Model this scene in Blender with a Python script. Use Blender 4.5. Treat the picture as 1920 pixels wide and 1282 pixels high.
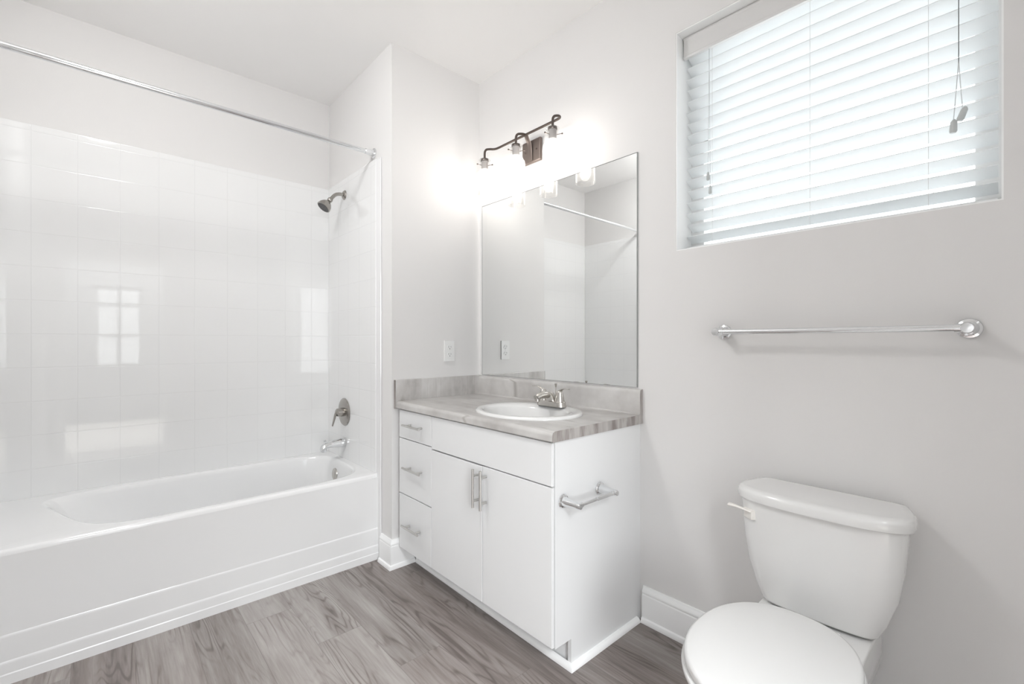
import bpy, bmesh, math, random
from mathutils import Vector, Matrix
PI = math.pi
random.seed(4)
for o in list(bpy.data.objects):
    bpy.data.objects.remove(o, do_unlink=True)
SC = bpy.context.scene
COL = SC.collection

# ------------------------------------------------------------------ camera, world, lights, exposure
cam_d = bpy.data.cameras.new('camera'); cam = bpy.data.objects.new('camera', cam_d); COL.objects.link(cam)
cam.location = (2.191, -1.7159, 1.1775)
cam.rotation_euler = (PI/2, 0, PI/2 - 0.7358)
cam_d.sensor_width = 36.0; cam_d.lens = 858.68/1920*36; cam_d.clip_start = 0.02
SC.camera = cam
SC.view_settings.view_transform = 'Standard'
SC.view_settings.look = 'None'
SC.view_settings.gamma = 1.0
SC.view_settings.use_curve_mapping = False
SC.view_settings.exposure = 0.12
SC.cycles.use_denoising = True
SC.cycles.max_bounces = 14; SC.cycles.diffuse_bounces = 8; SC.cycles.glossy_bounces = 6
SC.cycles.transparent_max_bounces = 16; SC.cycles.transmission_bounces = 8
SC.cycles.sample_clamp_indirect = 6.0
SC.cycles.caustics_reflective = False; SC.cycles.caustics_refractive = False

world = bpy.data.worlds.new('daylight'); SC.world = world; world.use_nodes = True
bg = world.node_tree.nodes['Background']; bg.inputs[0].default_value = (0.965, 0.985, 1.0, 1); bg.inputs[1].default_value = 3.9

def area(name, loc, rot, sx, sy, power, color=(1, 1, 1)):
    l = bpy.data.lights.new(name, 'AREA'); l.shape = 'RECTANGLE'; l.size = sx; l.size_y = sy
    l.energy = power; l.color = color
    o = bpy.data.objects.new(name, l); COL.objects.link(o); o.location = loc; o.rotation_euler = rot
    return o
# added fill lights in the unseen bedroom; the bathroom's own lamps glow in their builders below
area('bedroom_overhead_fill', (3.9, -1.5, 2.66), (0, 0, 0), 1.6, 1.6, 360, (0.945, 0.975, 1.0))  # overhead fill added behind the doorway, no fixture built
area('bedroom_side_fill', (4.95, -2.76, 1.4), (0, PI/2, 0), 1.6, 1.04, 105, (0.95, 0.98, 1.0))  # fill added to shine through the doorway; no window stands here

# ------------------------------------------------------------------ helpers
class Shape:
    def __init__(self): self.bm = bmesh.new()
    def box(self, x0, x1, y0, y1, z0, z1, bevel=0.0, seg=2):
        t = bmesh.new()
        vs = [t.verts.new((x, y, z)) for x in (x0, x1) for y in (y0, y1) for z in (z0, z1)]
        for f in ((0,1,3,2),(4,6,7,5),(0,4,5,1),(2,3,7,6),(0,2,6,4),(1,5,7,3)):
            t.faces.new([vs[i] for i in f])
        if bevel > 0:
            bmesh.ops.bevel(t, geom=list(t.edges), offset=bevel, segments=seg, profile=0.5, affect='EDGES')
        return self.merge(t)
    def merge(self, t):
        m = bpy.data.meshes.new('tmp'); t.to_mesh(m); t.free(); self.bm.from_mesh(m); bpy.data.meshes.remove(m)
        return self
    def loft(self, rings, cap0=True, cap1=True, closed=True):
        bm = self.bm; R = [[bm.verts.new(p) for p in r] for r in rings]; n = len(R[0])
        for a, b in zip(R, R[1:]):
            for i in range(n if closed else n-1):
                j = (i+1) % n
                bm.faces.new((a[i], a[j], b[j], b[i]))
        if cap0: bm.faces.new(list(reversed(R[0])))
        if cap1: bm.faces.new(R[-1])
        return self
    def lathe(self, prof, origin=(0,0,0), axis=(0,0,1), n=32, cap0=True, cap1=True, sx=1.0, sy=1.0):
        ax = Vector(axis).normalized()
        q = Vector((0,0,1)).rotation_difference(ax); o = Vector(origin)
        rings = []
        for r, h in prof:
            r = max(r, 1e-5)
            rings.append([o + q @ Vector((r*sx*math.cos(2*PI*i/n), r*sy*math.sin(2*PI*i/n), h)) for i in range(n)])
        return self.loft(rings, cap0, cap1)
    def cyl(self, p0, p1, r, r1=None, n=24):
        p0 = Vector(p0); p1 = Vector(p1); r1 = r if r1 is None else r1
        return self.lathe([(r, 0), (r1, (p1-p0).length)], p0, p1-p0, n)
    def tube(self, pts, r, n=14, flat=None, up=(0,0,1)):
        # sweep along pts; r one radius or one per point; flat = (width scale, thickness scale) relative to `up`
        pts = [Vector(p) for p in pts]; m = len(pts)
        rs = r if isinstance(r, (list, tuple)) else [r]*m
        rings = []; prev = None
        for i, p in enumerate(pts):
            t = (pts[min(i+1, m-1)] - pts[max(i-1, 0)]).normalized()
            if prev is None:
                u = Vector(up); u = u - t*u.dot(t)
                if u.length < 1e-4: u = Vector((1,0,0)) - t*t.x
            else:
                u = prev - t*prev.dot(t)
            u.normalize(); prev = u; w = t.cross(u)
            fu, fw = (1, 1) if flat is None else (flat[i] if isinstance(flat, list) else flat)
            rings.append([p + rs[i]*(u*math.cos(2*PI*k/n)*fu + w*math.sin(2*PI*k/n)*fw) for k in range(n)])
        return self.loft(rings)
    def prism(self, poly, axis, a, b):
        # poly: 2-D points in the two other axes (in x,y,z order)
        def P(q, t):
            if axis == 'x': return (t, q[0], q[1])
            if axis == 'y': return (q[0], t, q[1])
            return (q[0], q[1], t)
        return self.loft([[P(q, a) for q in poly], [P(q, b) for q in poly]])

def smooth_path(ctrl, k=8):
    c = [Vector(p) for p in ctrl]; c = [2*c[0]-c[1]] + c + [2*c[-1]-c[-2]]; out = []
    for i in range(1, len(c)-2):
        p0, p1, p2, p3 = c[i-1], c[i], c[i+1], c[i+2]
        for s in range(k):
            t = s/k
            out.append(0.5*((2*p1) + (p2-p0)*t + (2*p0-5*p1+4*p2-p3)*t*t + (3*p1-p0-3*p2+p3)*t**3))
    out.append(c[-2]); return out

def world_loc(o):
    v = Vector((0,0,0))
    while o is not None:
        v = v + o.location; o = o.parent
    return v
def add(name, shape, mat, parent=None, smooth=True, loc=None, angle=35, **props):
    """link a shape (vertices in world coordinates) as one mesh object"""
    bm = shape.bm
    bmesh.ops.remove_doubles(bm, verts=bm.verts, dist=1e-6)
    bmesh.ops.recalc_face_normals(bm, faces=bm.faces)
    base = Vector(loc) if loc else Vector((0,0,0))
    pw = world_loc(parent) if parent else Vector((0,0,0))
    off = pw if parent else base
    bmesh.ops.translate(bm, verts=bm.verts, vec=-off)
    me = bpy.data.meshes.new(name); bm.to_mesh(me); bm.free()
    if smooth:
        me.polygons.foreach_set('use_smooth', [True]*len(me.polygons))
        me.set_sharp_from_angle(angle=math.radians(angle))
    me.materials.append(mat)
    o = bpy.data.objects.new(name, me); COL.objects.link(o)
    if smooth:
        w = o.modifiers.new('face_weighted_normals', 'WEIGHTED_NORMAL'); w.keep_sharp = True
    if parent: o.parent = parent
    else: o.location = off
    for k, v in props.items(): o[k] = v
    return o
def thing(name, label, category, loc=(0,0,0), group=None):
    o = bpy.data.objects.new(name, None); COL.objects.link(o); o.location = loc
    o.empty_display_size = 0.05
    o['label'] = label; o['category'] = category
    if group: o['group'] = group
    return o
def struct(name, shape, mat, **k):
    return add(name, shape, mat, kind='structure', **k)

# ------------------------------------------------------------------ materials
def new_mat(name):
    m = bpy.data.materials.new(name); m.use_nodes = True
    return m, m.node_tree, m.node_tree.nodes['Principled BSDF']
class NT:
    def __init__(s, nt): s.nt = nt
    def n(s, t, **k):
        x = s.nt.nodes.new(t)
        for a, v in k.items(): setattr(x, a, v)
        return x
    def link(s, a, b): s.nt.links.new(a, b)
    def val(s, sock, v):
        if hasattr(v, 'is_output') or isinstance(v, bpy.types.NodeSocket): s.link(v, sock)
        else: sock.default_value = v
    def math(s, op, a, b=None, c=None, clamp=False):
        x = s.n('ShaderNodeMath', operation=op); x.use_clamp = clamp
        s.val(x.inputs[0], a)
        if b is not None: s.val(x.inputs[1], b)
        if c is not None: s.val(x.inputs[2], c)
        return x.outputs[0]
    def comb(s, x, y, z):
        c = s.n('ShaderNodeCombineXYZ')
        for i, v in enumerate((x, y, z)): s.val(c.inputs[i], v)
        return c.outputs[0]
    def pos(s):
        g = s.n('ShaderNodeNewGeometry'); sp = s.n('ShaderNodeSeparateXYZ'); s.link(g.outputs['Position'], sp.inputs[0])
        return sp.outputs
    def noise(s, vec, scale=1.0, detail=3.0, rough=0.5, dist=0.0):
        x = s.n('ShaderNodeTexNoise'); s.link(vec, x.inputs['Vector'])
        x.inputs['Scale'].default_value = scale; x.inputs['Detail'].default_value = detail
        x.inputs['Roughness'].default_value = rough; x.inputs['Distortion'].default_value = dist
        return x.outputs[0]
    def ramp(s, fac, stops):
        r = s.n('ShaderNodeValToRGB'); s.link(fac, r.inputs[0]); e = r.color_ramp.elements
        while len(e) < len(stops): e.new(0.5)
        for k, (p, c) in enumerate(stops): e[k].position = p; e[k].color = (*c, 1)
        return r.outputs[0]
    def smooth(s, v, a, b):
        m = s.n('ShaderNodeMapRange', interpolation_type='SMOOTHSTEP'); s.link(v, m.inputs[0])
        m.inputs[1].default_value = a; m.inputs[2].default_value = b
        return m.outputs[0]
    def mix(s, fac, a, b, blend='MIX'):
        m = s.n('ShaderNodeMix', data_type='RGBA', blend_type=blend)
        s.val(m.inputs[0], fac); s.val(m.inputs[6], a); s.val(m.inputs[7], b)
        return m.outputs[2]
    def bump(s, h, strength, dist, bsdf):
        b = s.n('ShaderNodeBump'); b.inputs['Strength'].default_value = strength; b.inputs['Distance'].default_value = dist
        s.link(h, b.inputs['Height']); s.link(b.outputs[0], bsdf.inputs['Normal'])

def plain(name, col, rough=0.5, metal=0.0, spec=0.5, tex=0.0, texscale=300.0, coat=0.0):
    m, nt, b = new_mat(name)
    b.inputs['Base Color'].default_value = (*col, 1); b.inputs['Roughness'].default_value = rough
    b.inputs['Metallic'].default_value = metal; b.inputs['Specular IOR Level'].default_value = spec
    if coat: b.inputs['Coat Weight'].default_value = coat; b.inputs['Coat Roughness'].default_value = 0.03
    h = NT(nt); g = h.n('ShaderNodeNewGeometry')
    v = h.noise(g.outputs['Position'], texscale, 2.0)
    if tex > 0: h.bump(v, tex, 0.001, b)
    # a whisper of tonal variation
    big = h.noise(g.outputs['Position'], 2.5, 2.0)
    c2 = tuple(min(1, c*1.015) for c in col); c1 = tuple(c*0.985 for c in col)
    h.link(h.mix(big, (*c1, 1), (*c2, 1)), b.inputs['Base Color'])
    return m

M = {}
M['wall'] = plain('greige_wall_paint', (0.714, 0.706, 0.701), 0.75, tex=0.12, texscale=260)
M['bedwall'] = plain('grey_bedroom_paint', (0.12, 0.12, 0.12), 0.8)
M['ceiling'] = plain('white_ceiling_paint', (0.89, 0.885, 0.88), 0.85, tex=0.12, texscale=220)
M['trim'] = plain('white_trim_paint', (0.88, 0.885, 0.885), 0.32)
M['acrylic'] = plain('white_gloss_acrylic', (0.79, 0.793, 0.796), 0.12, coat=0.3)
M['porcelain'] = plain('white_porcelain', (0.73, 0.73, 0.725), 0.1, coat=0.4)
M['cabinet'] = plain('white_cabinet_laminate', (0.735, 0.74, 0.744), 0.38)
M['gap'] = plain('dark_gap_shadow_board', (0.16, 0.155, 0.15), 0.8)
M['chrome'] = plain('polished_chrome', (0.80, 0.81, 0.82), 0.07, metal=1.0)
M['nickel'] = plain('brushed_nickel', (0.56, 0.54, 0.51), 0.27, metal=1.0)
M['shower_nickel'] = plain('dark_brushed_nickel', (0.40, 0.38, 0.355), 0.24, metal=1.0)
M['steel'] = plain('satin_steel', (0.60, 0.59, 0.57), 0.30, metal=1.0)
M['bronze'] = plain('brushed_bronze', (0.095, 0.075, 0.065), 0.42, metal=0.7)
M['bronzeplate'] = plain('satin_bronze_plate', (0.20, 0.165, 0.148), 0.36, metal=0.8)
M['plastic'] = plain('white_plastic', (0.76, 0.76, 0.755), 0.3)
M['seat'] = plain('white_seat_plastic', (0.68, 0.68, 0.675), 0.22)
M['offwhite'] = plain('almond_plastic', (0.80, 0.775, 0.74), 0.3)
M['dark'] = plain('dark_slot', (0.05, 0.05, 0.05), 0.7)
M['greyrubber'] = plain('grey_nozzle_rubber', (0.10, 0.10, 0.10), 0.6)
M['cord'] = plain('pale_grey_cord', (0.62, 0.64, 0.65), 0.7)
M['tassel'] = plain('grey_tassel_plastic', (0.50, 0.52, 0.52), 0.5)
M['valance'] = plain('white_blind_valance', (0.66, 0.655, 0.65), 0.45)
M['mirroredge'] = plain('mirror_edge', (0.30, 0.31, 0.305), 0.5)
M['socket'] = plain('grey_socket', (0.36, 0.34, 0.33), 0.6)

m, nt, b = new_mat('silvered_mirror'); M['mirror'] = m
b.inputs['Base Color'].default_value = (0.94, 0.95, 0.945, 1); b.inputs['Metallic'].default_value = 1; b.inputs['Roughness'].default_value = 0.0

def emit(name, col, s):
    m = bpy.data.materials.new(name); m.use_nodes = True; nt = m.node_tree; nt.nodes.clear()
    e = nt.nodes.new('ShaderNodeEmission'); e.inputs[0].default_value = (*col, 1); e.inputs[1].default_value = s
    o = nt.nodes.new('ShaderNodeOutputMaterial'); nt.links.new(e.outputs[0], o.inputs[0]); return m
M['bulb'] = emit('frosted_bulb_glow', (1.0, 0.955, 0.905), 29.0)
M['diffuser'] = emit('lamp_diffuser_glow', (1.0, 0.997, 0.99), 57.0)

def thin_glass(name, tint, refl, glow=0.0):
    m = bpy.data.materials.new(name); m.use_nodes = True; nt = m.node_tree; nt.nodes.clear(); h = NT(nt)
    t = h.n('ShaderNodeBsdfTransparent'); t.inputs[0].default_value = (*tint, 1)
    g = h.n('ShaderNodeBsdfGlossy'); g.inputs['Roughness'].default_value = 0.03
    f = h.n('ShaderNodeLayerWeight'); f.inputs[0].default_value = 0.35
    k = h.math('MULTIPLY_ADD', f.outputs['Facing'], refl, 0.03, clamp=True)
    mx = h.n('ShaderNodeMixShader'); h.link(k, mx.inputs[0]); h.link(t.outputs[0], mx.inputs[1]); h.link(g.outputs[0], mx.inputs[2])
    res = mx.outputs[0]
    if glow > 0:        # thick moulded glass scatters a little lamp light along its edges
        d = h.n('ShaderNodeBsdfTranslucent'); d.inputs[0].default_value = (0.95, 0.95, 0.94, 1)
        e = h.math('POWER', f.outputs['Facing'], 2.5); e = h.math('MULTIPLY_ADD', e, glow, 0.02, clamp=True)
        m2 = h.n('ShaderNodeMixShader'); h.link(e, m2.inputs[0]); h.link(res, m2.inputs[1]); h.link(d.outputs[0], m2.inputs[2]); res = m2.outputs[0]
    o = h.n('ShaderNodeOutputMaterial'); h.link(res, o.inputs[0]); return m
M['shade'] = thin_glass('clear_shade_glass', (0.98, 0.975, 0.97), 0.45, 0.22)
M['pane'] = thin_glass('window_pane_glass', (0.97, 0.98, 0.98), 0.3)

# slats: white, let some daylight through
m = bpy.data.materials.new('white_blind_slat'); m.use_nodes = True; M['slat'] = m
nt = m.node_tree; h = NT(nt); b = nt.nodes['Principled BSDF']; out = nt.nodes['Material Output']
b.inputs['Base Color'].default_value = (0.88, 0.89, 0.89, 1); b.inputs['Roughness'].default_value = 0.4
tr = h.n('ShaderNodeBsdfTranslucent'); tr.inputs[0].default_value = (0.85, 0.88, 0.9, 1)
mx = h.n('ShaderNodeMixShader'); mx.inputs[0].default_value = 0.28
h.link(b.outputs[0], mx.inputs[1]); h.link(tr.outputs[0], mx.inputs[2]); h.link(mx.outputs[0], out.inputs[0])

def tile_mat(name, horiz, c0, p):
    m, nt, b = new_mat(name); h = NT(nt); P = h.pos()
    def lines(v, o, per):
        t = h.math('DIVIDE', h.math('SUBTRACT', v, o), per)
        fr = h.math('FRACT', h.math('ADD', t, 0.5))
        d = h.math('MULTIPLY', h.math('ABSOLUTE', h.math('SUBTRACT', fr, 0.5)), per)
        return h.smooth(d, 0.0007, 0.0032)
    a = lines(P[horiz], c0, p); z = lines(P[2], 0.59, 0.156)
    # no joints above the last full row / on the flange
    g = h.math('MINIMUM', a, z)
    col = h.mix(g, (0.757, 0.76, 0.761, 1), (0.787, 0.79, 0.791, 1))
    h.link(col, b.inputs['Base Color']); b.inputs['Roughness'].default_value = 0.03
    b.inputs['Coat Weight'].default_value = 0.25; b.inputs['Coat Roughness'].default_value = 0.04
    wob = h.noise(h.comb(P[0], P[1], P[2]), 3.0, 1.0)
    hh = h.math('ADD', g, h.math('MULTIPLY', wob, 0.6))
    h.bump(hh, 0.28, 0.0012, b)
    return m
M['tile_y'] = tile_mat('moulded_tile_panel', 1, -0.5385, 0.1561)
M['tile_x'] = tile_mat('moulded_tile_end_panel', 0, -0.8698+0.02, 0.156)

# laminate counter: pale driftwood/stone streaks running along x
m, nt, b = new_mat('grey_streaked_laminate'); M['counter'] = m; h = NT(nt); P = h.pos()
v1 = h.comb(h.math('MULTIPLY', P[0], 2.2), h.math('MULTIPLY', P[1], 10.0), h.math('MULTIPLY', P[2], 3.0))
v2 = h.comb(h.math('MULTIPLY', P[0], 5.0), h.math('MULTIPLY', P[1], 45.0), h.math('MULTIPLY', P[2], 6.0))
n1 = h.noise(v1, 1.0, 4.0, 0.55, 0.6); n2 = h.noise(v2, 1.0, 3.0, 0.6, 0.3)
n3 = h.noise(h.comb(P[0], P[1], P[2]), 9.0, 4.0, 0.6)
mixv = h.math('ADD', h.math('MULTIPLY', n1, 0.5), h.math('ADD', h.math('MULTIPLY', n2, 0.12), h.math('MULTIPLY', n3, 0.38)))
col = h.ramp(mixv, [(0.34, (0.36, 0.342, 0.33)), (0.46, (0.475, 0.46, 0.447)), (0.56, (0.55, 0.538, 0.525)), (0.66, (0.62, 0.608, 0.598))])
# a few dark joint-like veins across y
vein = h.noise(h.comb(h.math('MULTIPLY', P[0], 0.8), h.math('MULTIPLY', P[1], 14.0), h.math('MULTIPLY', P[2], 0.8)), 1.0, 1.0, 0.4, 0.2)
vd = h.math('ABSOLUTE', h.math('SUBTRACT', vein, 0.5))
vm = h.smooth(vd, 0.0, 0.008)
h.link(h.mix(vm, (0.36, 0.34, 0.325, 1), col), b.inputs['Base Color']); b.inputs['Roughness'].default_value = 0.32

m, nt, b = new_mat('grey_laminate_end_strip'); M['laminate_end'] = m; h = NT(nt); P = h.pos()
e1 = h.noise(h.comb(P[0], h.math('MULTIPLY', P[1], 26.0), h.math('MULTIPLY', P[2], 4.0)), 1.0, 4.0, 0.6, 0.4)
h.link(h.ramp(e1, [(0.33, (0.20, 0.175, 0.165)), (0.47, (0.33, 0.305, 0.29)), (0.60, (0.43, 0.41, 0.395))]), b.inputs['Base Color']); b.inputs['Roughness'].default_value = 0.4

# vinyl plank floor: boards along x, 0.1765 wide, 1.22 long
m, nt, b = new_mat('grey_brown_vinyl_plank'); M['floor'] = m; h = NT(nt); P = h.pos()
W, L = 0.1765, 1.22
rowf = h.math('DIVIDE', h.math('ADD', P[1], 0.55), W); row = h.math('FLOOR', rowf)
xo = h.math('SUBTRACT', P[0], h.math('ADD', h.math('MULTIPLY', row, 0.325), 0.685+2*0.325))
colf = h.math('DIVIDE', xo, L); colm = h.math('FLOOR', colf)
wn = h.n('ShaderNodeTexWhiteNoise', noise_dimensions='2D'); h.link(h.comb(row, colm, 0.0), wn.inputs['Vector'])
wv = wn.outputs['Value']
wc = h.n('ShaderNodeSeparateXYZ'); h.link(wn.outputs['Color'], wc.inputs[0])
shift = h.math('MULTIPLY', wv, 37.0)
def dedge(f, per):
    fr = h.math('FRACT', f)
    return h.math('MULTIPLY', h.math('MINIMUM', fr, h.math('SUBTRACT', 1.0, fr)), per)
seam = h.math('MINIMUM', dedge(rowf, W), dedge(colf, L))
sm = h.smooth(seam, 0.0002, 0.0012)
gx = h.math('ADD', P[0], shift); gy = h.math('ADD', P[1], h.math('MULTIPLY', wc.outputs[1], 9.0))
# cathedral grain: contour lines of a smooth stretched noise
base = h.noise(h.comb(h.math('MULTIPLY', gx, 1.0), h.math('MULTIPLY', gy, 8.0), shift), 1.0, 2.0, 0.5, 0.2)
rings = h.math('SINE', h.math('MULTIPLY', base, 120.0))
rings = h.math('MULTIPLY_ADD', rings, 0.5, 0.5)
rings = h.math('POWER', rings, 4.0)
mask = h.noise(h.comb(h.math('MULTIPLY', gx, 1.7), h.math('MULTIPLY', gy, 9.0), h.math('ADD', shift, 5.0)), 1.0, 2.0, 0.5, 0.0)
streak = h.noise(h.comb(h.math('MULTIPLY', gx, 11.0), h.math('MULTIPLY', gy, 160.0), shift), 1.0, 2.0, 0.6, 0.0)
rings = h.math('MULTIPLY', rings, h.math('MULTIPLY', h.smooth(mask, 0.38, 0.68), h.math('ADD', streak, 0.45)))
fine = h.noise(h.comb(h.math('MULTIPLY', gx, 6.0), h.math('MULTIPLY', gy, 95.0), shift), 1.0, 3.0, 0.65, 0.3)
broad = h.noise(h.comb(h.math('MULTIPLY', gx, 1.3), h.math('MULTIPLY', gy, 14.0), shift), 1.0, 2.0, 0.5, 0.4)
rb = h.n('ShaderNodeValToRGB'); rb.color_ramp.interpolation = 'CONSTANT'       # tone of each run of boards, darker towards the vanity
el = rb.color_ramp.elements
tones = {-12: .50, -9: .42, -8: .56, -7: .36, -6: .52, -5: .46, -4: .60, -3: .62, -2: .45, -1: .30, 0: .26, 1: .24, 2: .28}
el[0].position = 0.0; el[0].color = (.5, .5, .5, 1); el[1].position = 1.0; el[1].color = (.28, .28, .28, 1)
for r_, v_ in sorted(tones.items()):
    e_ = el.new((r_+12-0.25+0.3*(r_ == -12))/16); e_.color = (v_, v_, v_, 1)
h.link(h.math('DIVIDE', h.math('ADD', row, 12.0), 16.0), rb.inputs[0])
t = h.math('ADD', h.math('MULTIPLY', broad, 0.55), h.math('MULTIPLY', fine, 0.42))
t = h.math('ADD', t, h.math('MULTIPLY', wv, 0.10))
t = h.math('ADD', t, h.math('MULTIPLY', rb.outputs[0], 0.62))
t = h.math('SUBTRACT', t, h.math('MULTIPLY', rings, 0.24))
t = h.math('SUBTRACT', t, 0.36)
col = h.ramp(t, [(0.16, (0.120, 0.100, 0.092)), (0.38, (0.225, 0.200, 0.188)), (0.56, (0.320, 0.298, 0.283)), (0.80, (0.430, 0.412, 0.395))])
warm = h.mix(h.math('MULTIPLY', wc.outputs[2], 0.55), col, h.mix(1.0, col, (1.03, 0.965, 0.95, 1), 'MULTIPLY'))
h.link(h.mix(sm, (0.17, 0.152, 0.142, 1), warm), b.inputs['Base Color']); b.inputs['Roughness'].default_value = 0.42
h.bump(h.math('ADD', sm, h.math('MULTIPLY', fine, 0.12)), 0.25, 0.0012, b)
M['carpet'] = plain('beige_bedroom_carpet', (0.45, 0.42, 0.38), 0.95, tex=0.5, texscale=400)

# ------------------------------------------------------------------ setting
H = 2.74; D = -0.5774; A = -0.8698; YF = -2.1014; XR = 2.76; WH = 2.05
BX = 5.05
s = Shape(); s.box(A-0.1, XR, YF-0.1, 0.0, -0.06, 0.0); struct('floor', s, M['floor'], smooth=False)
s = Shape(); s.box(XR, BX, -3.4, 0.9, -0.06, 0.0); struct('floor_bedroom', s, M['carpet'], smooth=False)
s = Shape(); s.box(A-0.1, BX+0.1, -3.5, 1.0, H, H+0.08); struct('ceiling', s, M['ceiling'], smooth=False)
WX0, WX1, WZ0, WZ1 = 1.2722, 2.1669, 1.541, 2.412
T = 0.17
s = Shape()
s.box(0.0, WX0, 0.0, T, 0, H).box(WX1, XR+0.1, 0.0, T, 0, H).box(WX0, WX1, 0.0, T, 0, WZ0).box(WX0, WX1, 0.0, T, WZ1, H)
struct('wall_right', s, M['wall'], smooth=False)
s = Shape(); s.box(A-0.1, 0.0, D, T, 0, H, 0.0); struct('wall_center', s, M['wall'], smooth=False)
s = Shape(); s.box(A-0.1, A, YF-0.1, D, 0, H); struct('wall_back', s, M['wall'], smooth=False)
s = Shape(); s.box(A-0.1, XR+0.1, YF-0.1, YF, 0, H); struct('wall_left', s, M['wall'], smooth=False)
DY0, DY1 = -1.98, -1.14
s = Shape(); s.box(XR, XR+0.1, YF, DY0, 0, H).box(XR, XR+0.1, DY1, 0.0, 0, H).box(XR, XR+0.1, DY0, DY1, WH, H)
struct('wall_rear', s, M['wall'], smooth=False)
# bedroom beyond the doorway (behind the camera): only its window shows, mirrored in the shower wall
V0, V1, VZ0, VZ1 = -1.76, -1.20, 0.80, 2.0
s = Shape(); s.box(BX, BX+0.1, -3.4, V0, 0, H).box(BX, BX+0.1, V1, 0.9, 0, H).box(BX, BX+0.1, V0, V1, 0, VZ0).box(BX, BX+0.1, V0, V1, VZ1, H)
struct('wall_bedroom_far', s, M['bedwall'], smooth=False)
s = Shape(); s.box(XR, BX+0.1, -3.5, -3.4, 0, H); struct('wall_bedroom_left', s, M['bedwall'], smooth=False)
s = Shape(); s.box(XR+0.1, BX+0.1, 0.9, 1.0, 0, H); struct('wall_bedroom_right', s, M['bedwall'], smooth=False)
s = Shape(); s.box(XR, XR+0.1, -3.4, YF-0.1, 0, H).box(XR, XR+0.1, T, 0.9, 0, H); struct('wall_bedroom_near', s, M['bedwall'], smooth=False)
# door casing
s = Shape()
for y0, y1 in ((DY0-0.07, DY0), (DY1, DY1+0.07)): s.box(XR-0.014, XR, y0, y1, 0, WH+0.07, 0.003)
s.box(XR-0.014, XR, DY0, DY1, WH, WH+0.07, 0.003)
s.box(XR, XR+0.1, DY0, DY0+0.012, 0, WH).box(XR, XR+0.1, DY1-0.012, DY1, 0, WH).box(XR, XR+0.1, DY0, DY1, WH-0.012, WH)
struct('trim_1', s, M['trim'])
# bedroom window
w2 = thing('window_2', 'bedroom window with six panes', 'window', (BX+0.05, (V0+V1)/2, VZ0)); del w2['label'], w2['category']; w2['kind'] = 'structure'
s = Shape()
for y0, y1, z0, z1 in ((V0, V0+0.05, VZ0, VZ1), (V1-0.05, V1, VZ0, VZ1), (V0, V1, VZ0, VZ0+0.05), (V0, V1, VZ1-0.05, VZ1)):
    s.box(BX+0.03, BX+0.08, y0, y1, z0, z1)
yc = (V0+V1)/2; s.box(BX+0.04, BX+0.07, yc-0.028, yc+0.028, VZ0, VZ1)
for k in (1, 2):
    zz = VZ0 + (VZ1-VZ0)*(0.39 if k == 1 else 0.77); s.box(BX+0.04, BX+0.07, V0, V1, zz-0.026, zz+0.026)
add('window_frame', s, M['bedwall'], w2)
s = Shape(); s.box(BX+0.053, BX+0.057, V0+0.04, V1-0.04, VZ0+0.04, VZ1-0.04); add('pane', s, M['pane'], w2)

# bathroom window (white drywall returns are the wall itself), vinyl frame, pane, thin sill board
w1 = thing('window_1', '', '', ((WX0+WX1)/2, 0.12, WZ0)); del w1['label'], w1['category']; w1['kind'] = 'structure'
fy0, fy1, fw = 0.122, 0.168, 0.058
s = Shape()
s.box(WX0, WX0+fw, fy0, fy1, WZ0, WZ1, 0.004).box(WX1-fw, WX1, fy0, fy1, WZ0, WZ1, 0.004)
s.box(WX0+fw, WX1-fw, fy0, fy1, WZ0, WZ0+0.022, 0.003).box(WX0+fw, WX1-fw, fy0, fy1, WZ1-fw, WZ1, 0.004)
add('window_frame', s, M['plastic'], w1)
s = Shape(); s.box(WX0+fw-0.005, WX1-fw+0.005, 0.142, 0.146, WZ0+0.018, WZ1-fw+0.005); add('pane', s, M['pane'], w1)
s = Shape()
s.box(WX0, WX0+0.004, 0.002, fy0, WZ0, WZ1).box(WX1-0.004, WX1, 0.002, fy0, WZ0, WZ1).box(WX0+0.004, WX1-0.004, 0.002, fy0, WZ1-0.004, WZ1).box(WX0+0.004, WX1-0.004, 0.002, fy0, WZ0, WZ0+0.004)
add('jamb_liner', s, M['trim'], w1, smooth=False)

# baseboards with a moulded cap and a shoe moulding at the floor
def base_profile():
    return [(0, 0), (0.026, 0), (0.026, 0.008), (0.022, 0.018), (0.0155, 0.022), (0.0155, 0.112), (0.0125, 0.118), (0.0145, 0.124), (0.0135, 0.131), (0.008, 0.140), (0.006, 0.148), (0, 0.148)]
s = Shape(); s.prism([(-a, z) for a, z in base_profile()], 'x', 1.128, XR)
struct('baseboard_right', s, M['trim'])
# wraps the free end of the short wall: along the tub end, round the corner, back to the vanity kick
s = Shape(); rings = []
for px, py, dx, dy in ((-0.112, D, 0, -1), (0.0, D, 1, -1), (0.0, -0.452, 1, 0)):
    rings.append([(px+dx*a, py+dy*a, z) for a, z in base_profile()])
s.loft(rings); struct('baseboard_center', s, M['trim'])
s = Shape(); s.prism([(XR - 0.014*0 - a, z) for a, z in base_profile()], 'y', DY1+0.07, -0.026); struct('baseboard_rear', s, M['trim'])

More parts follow.
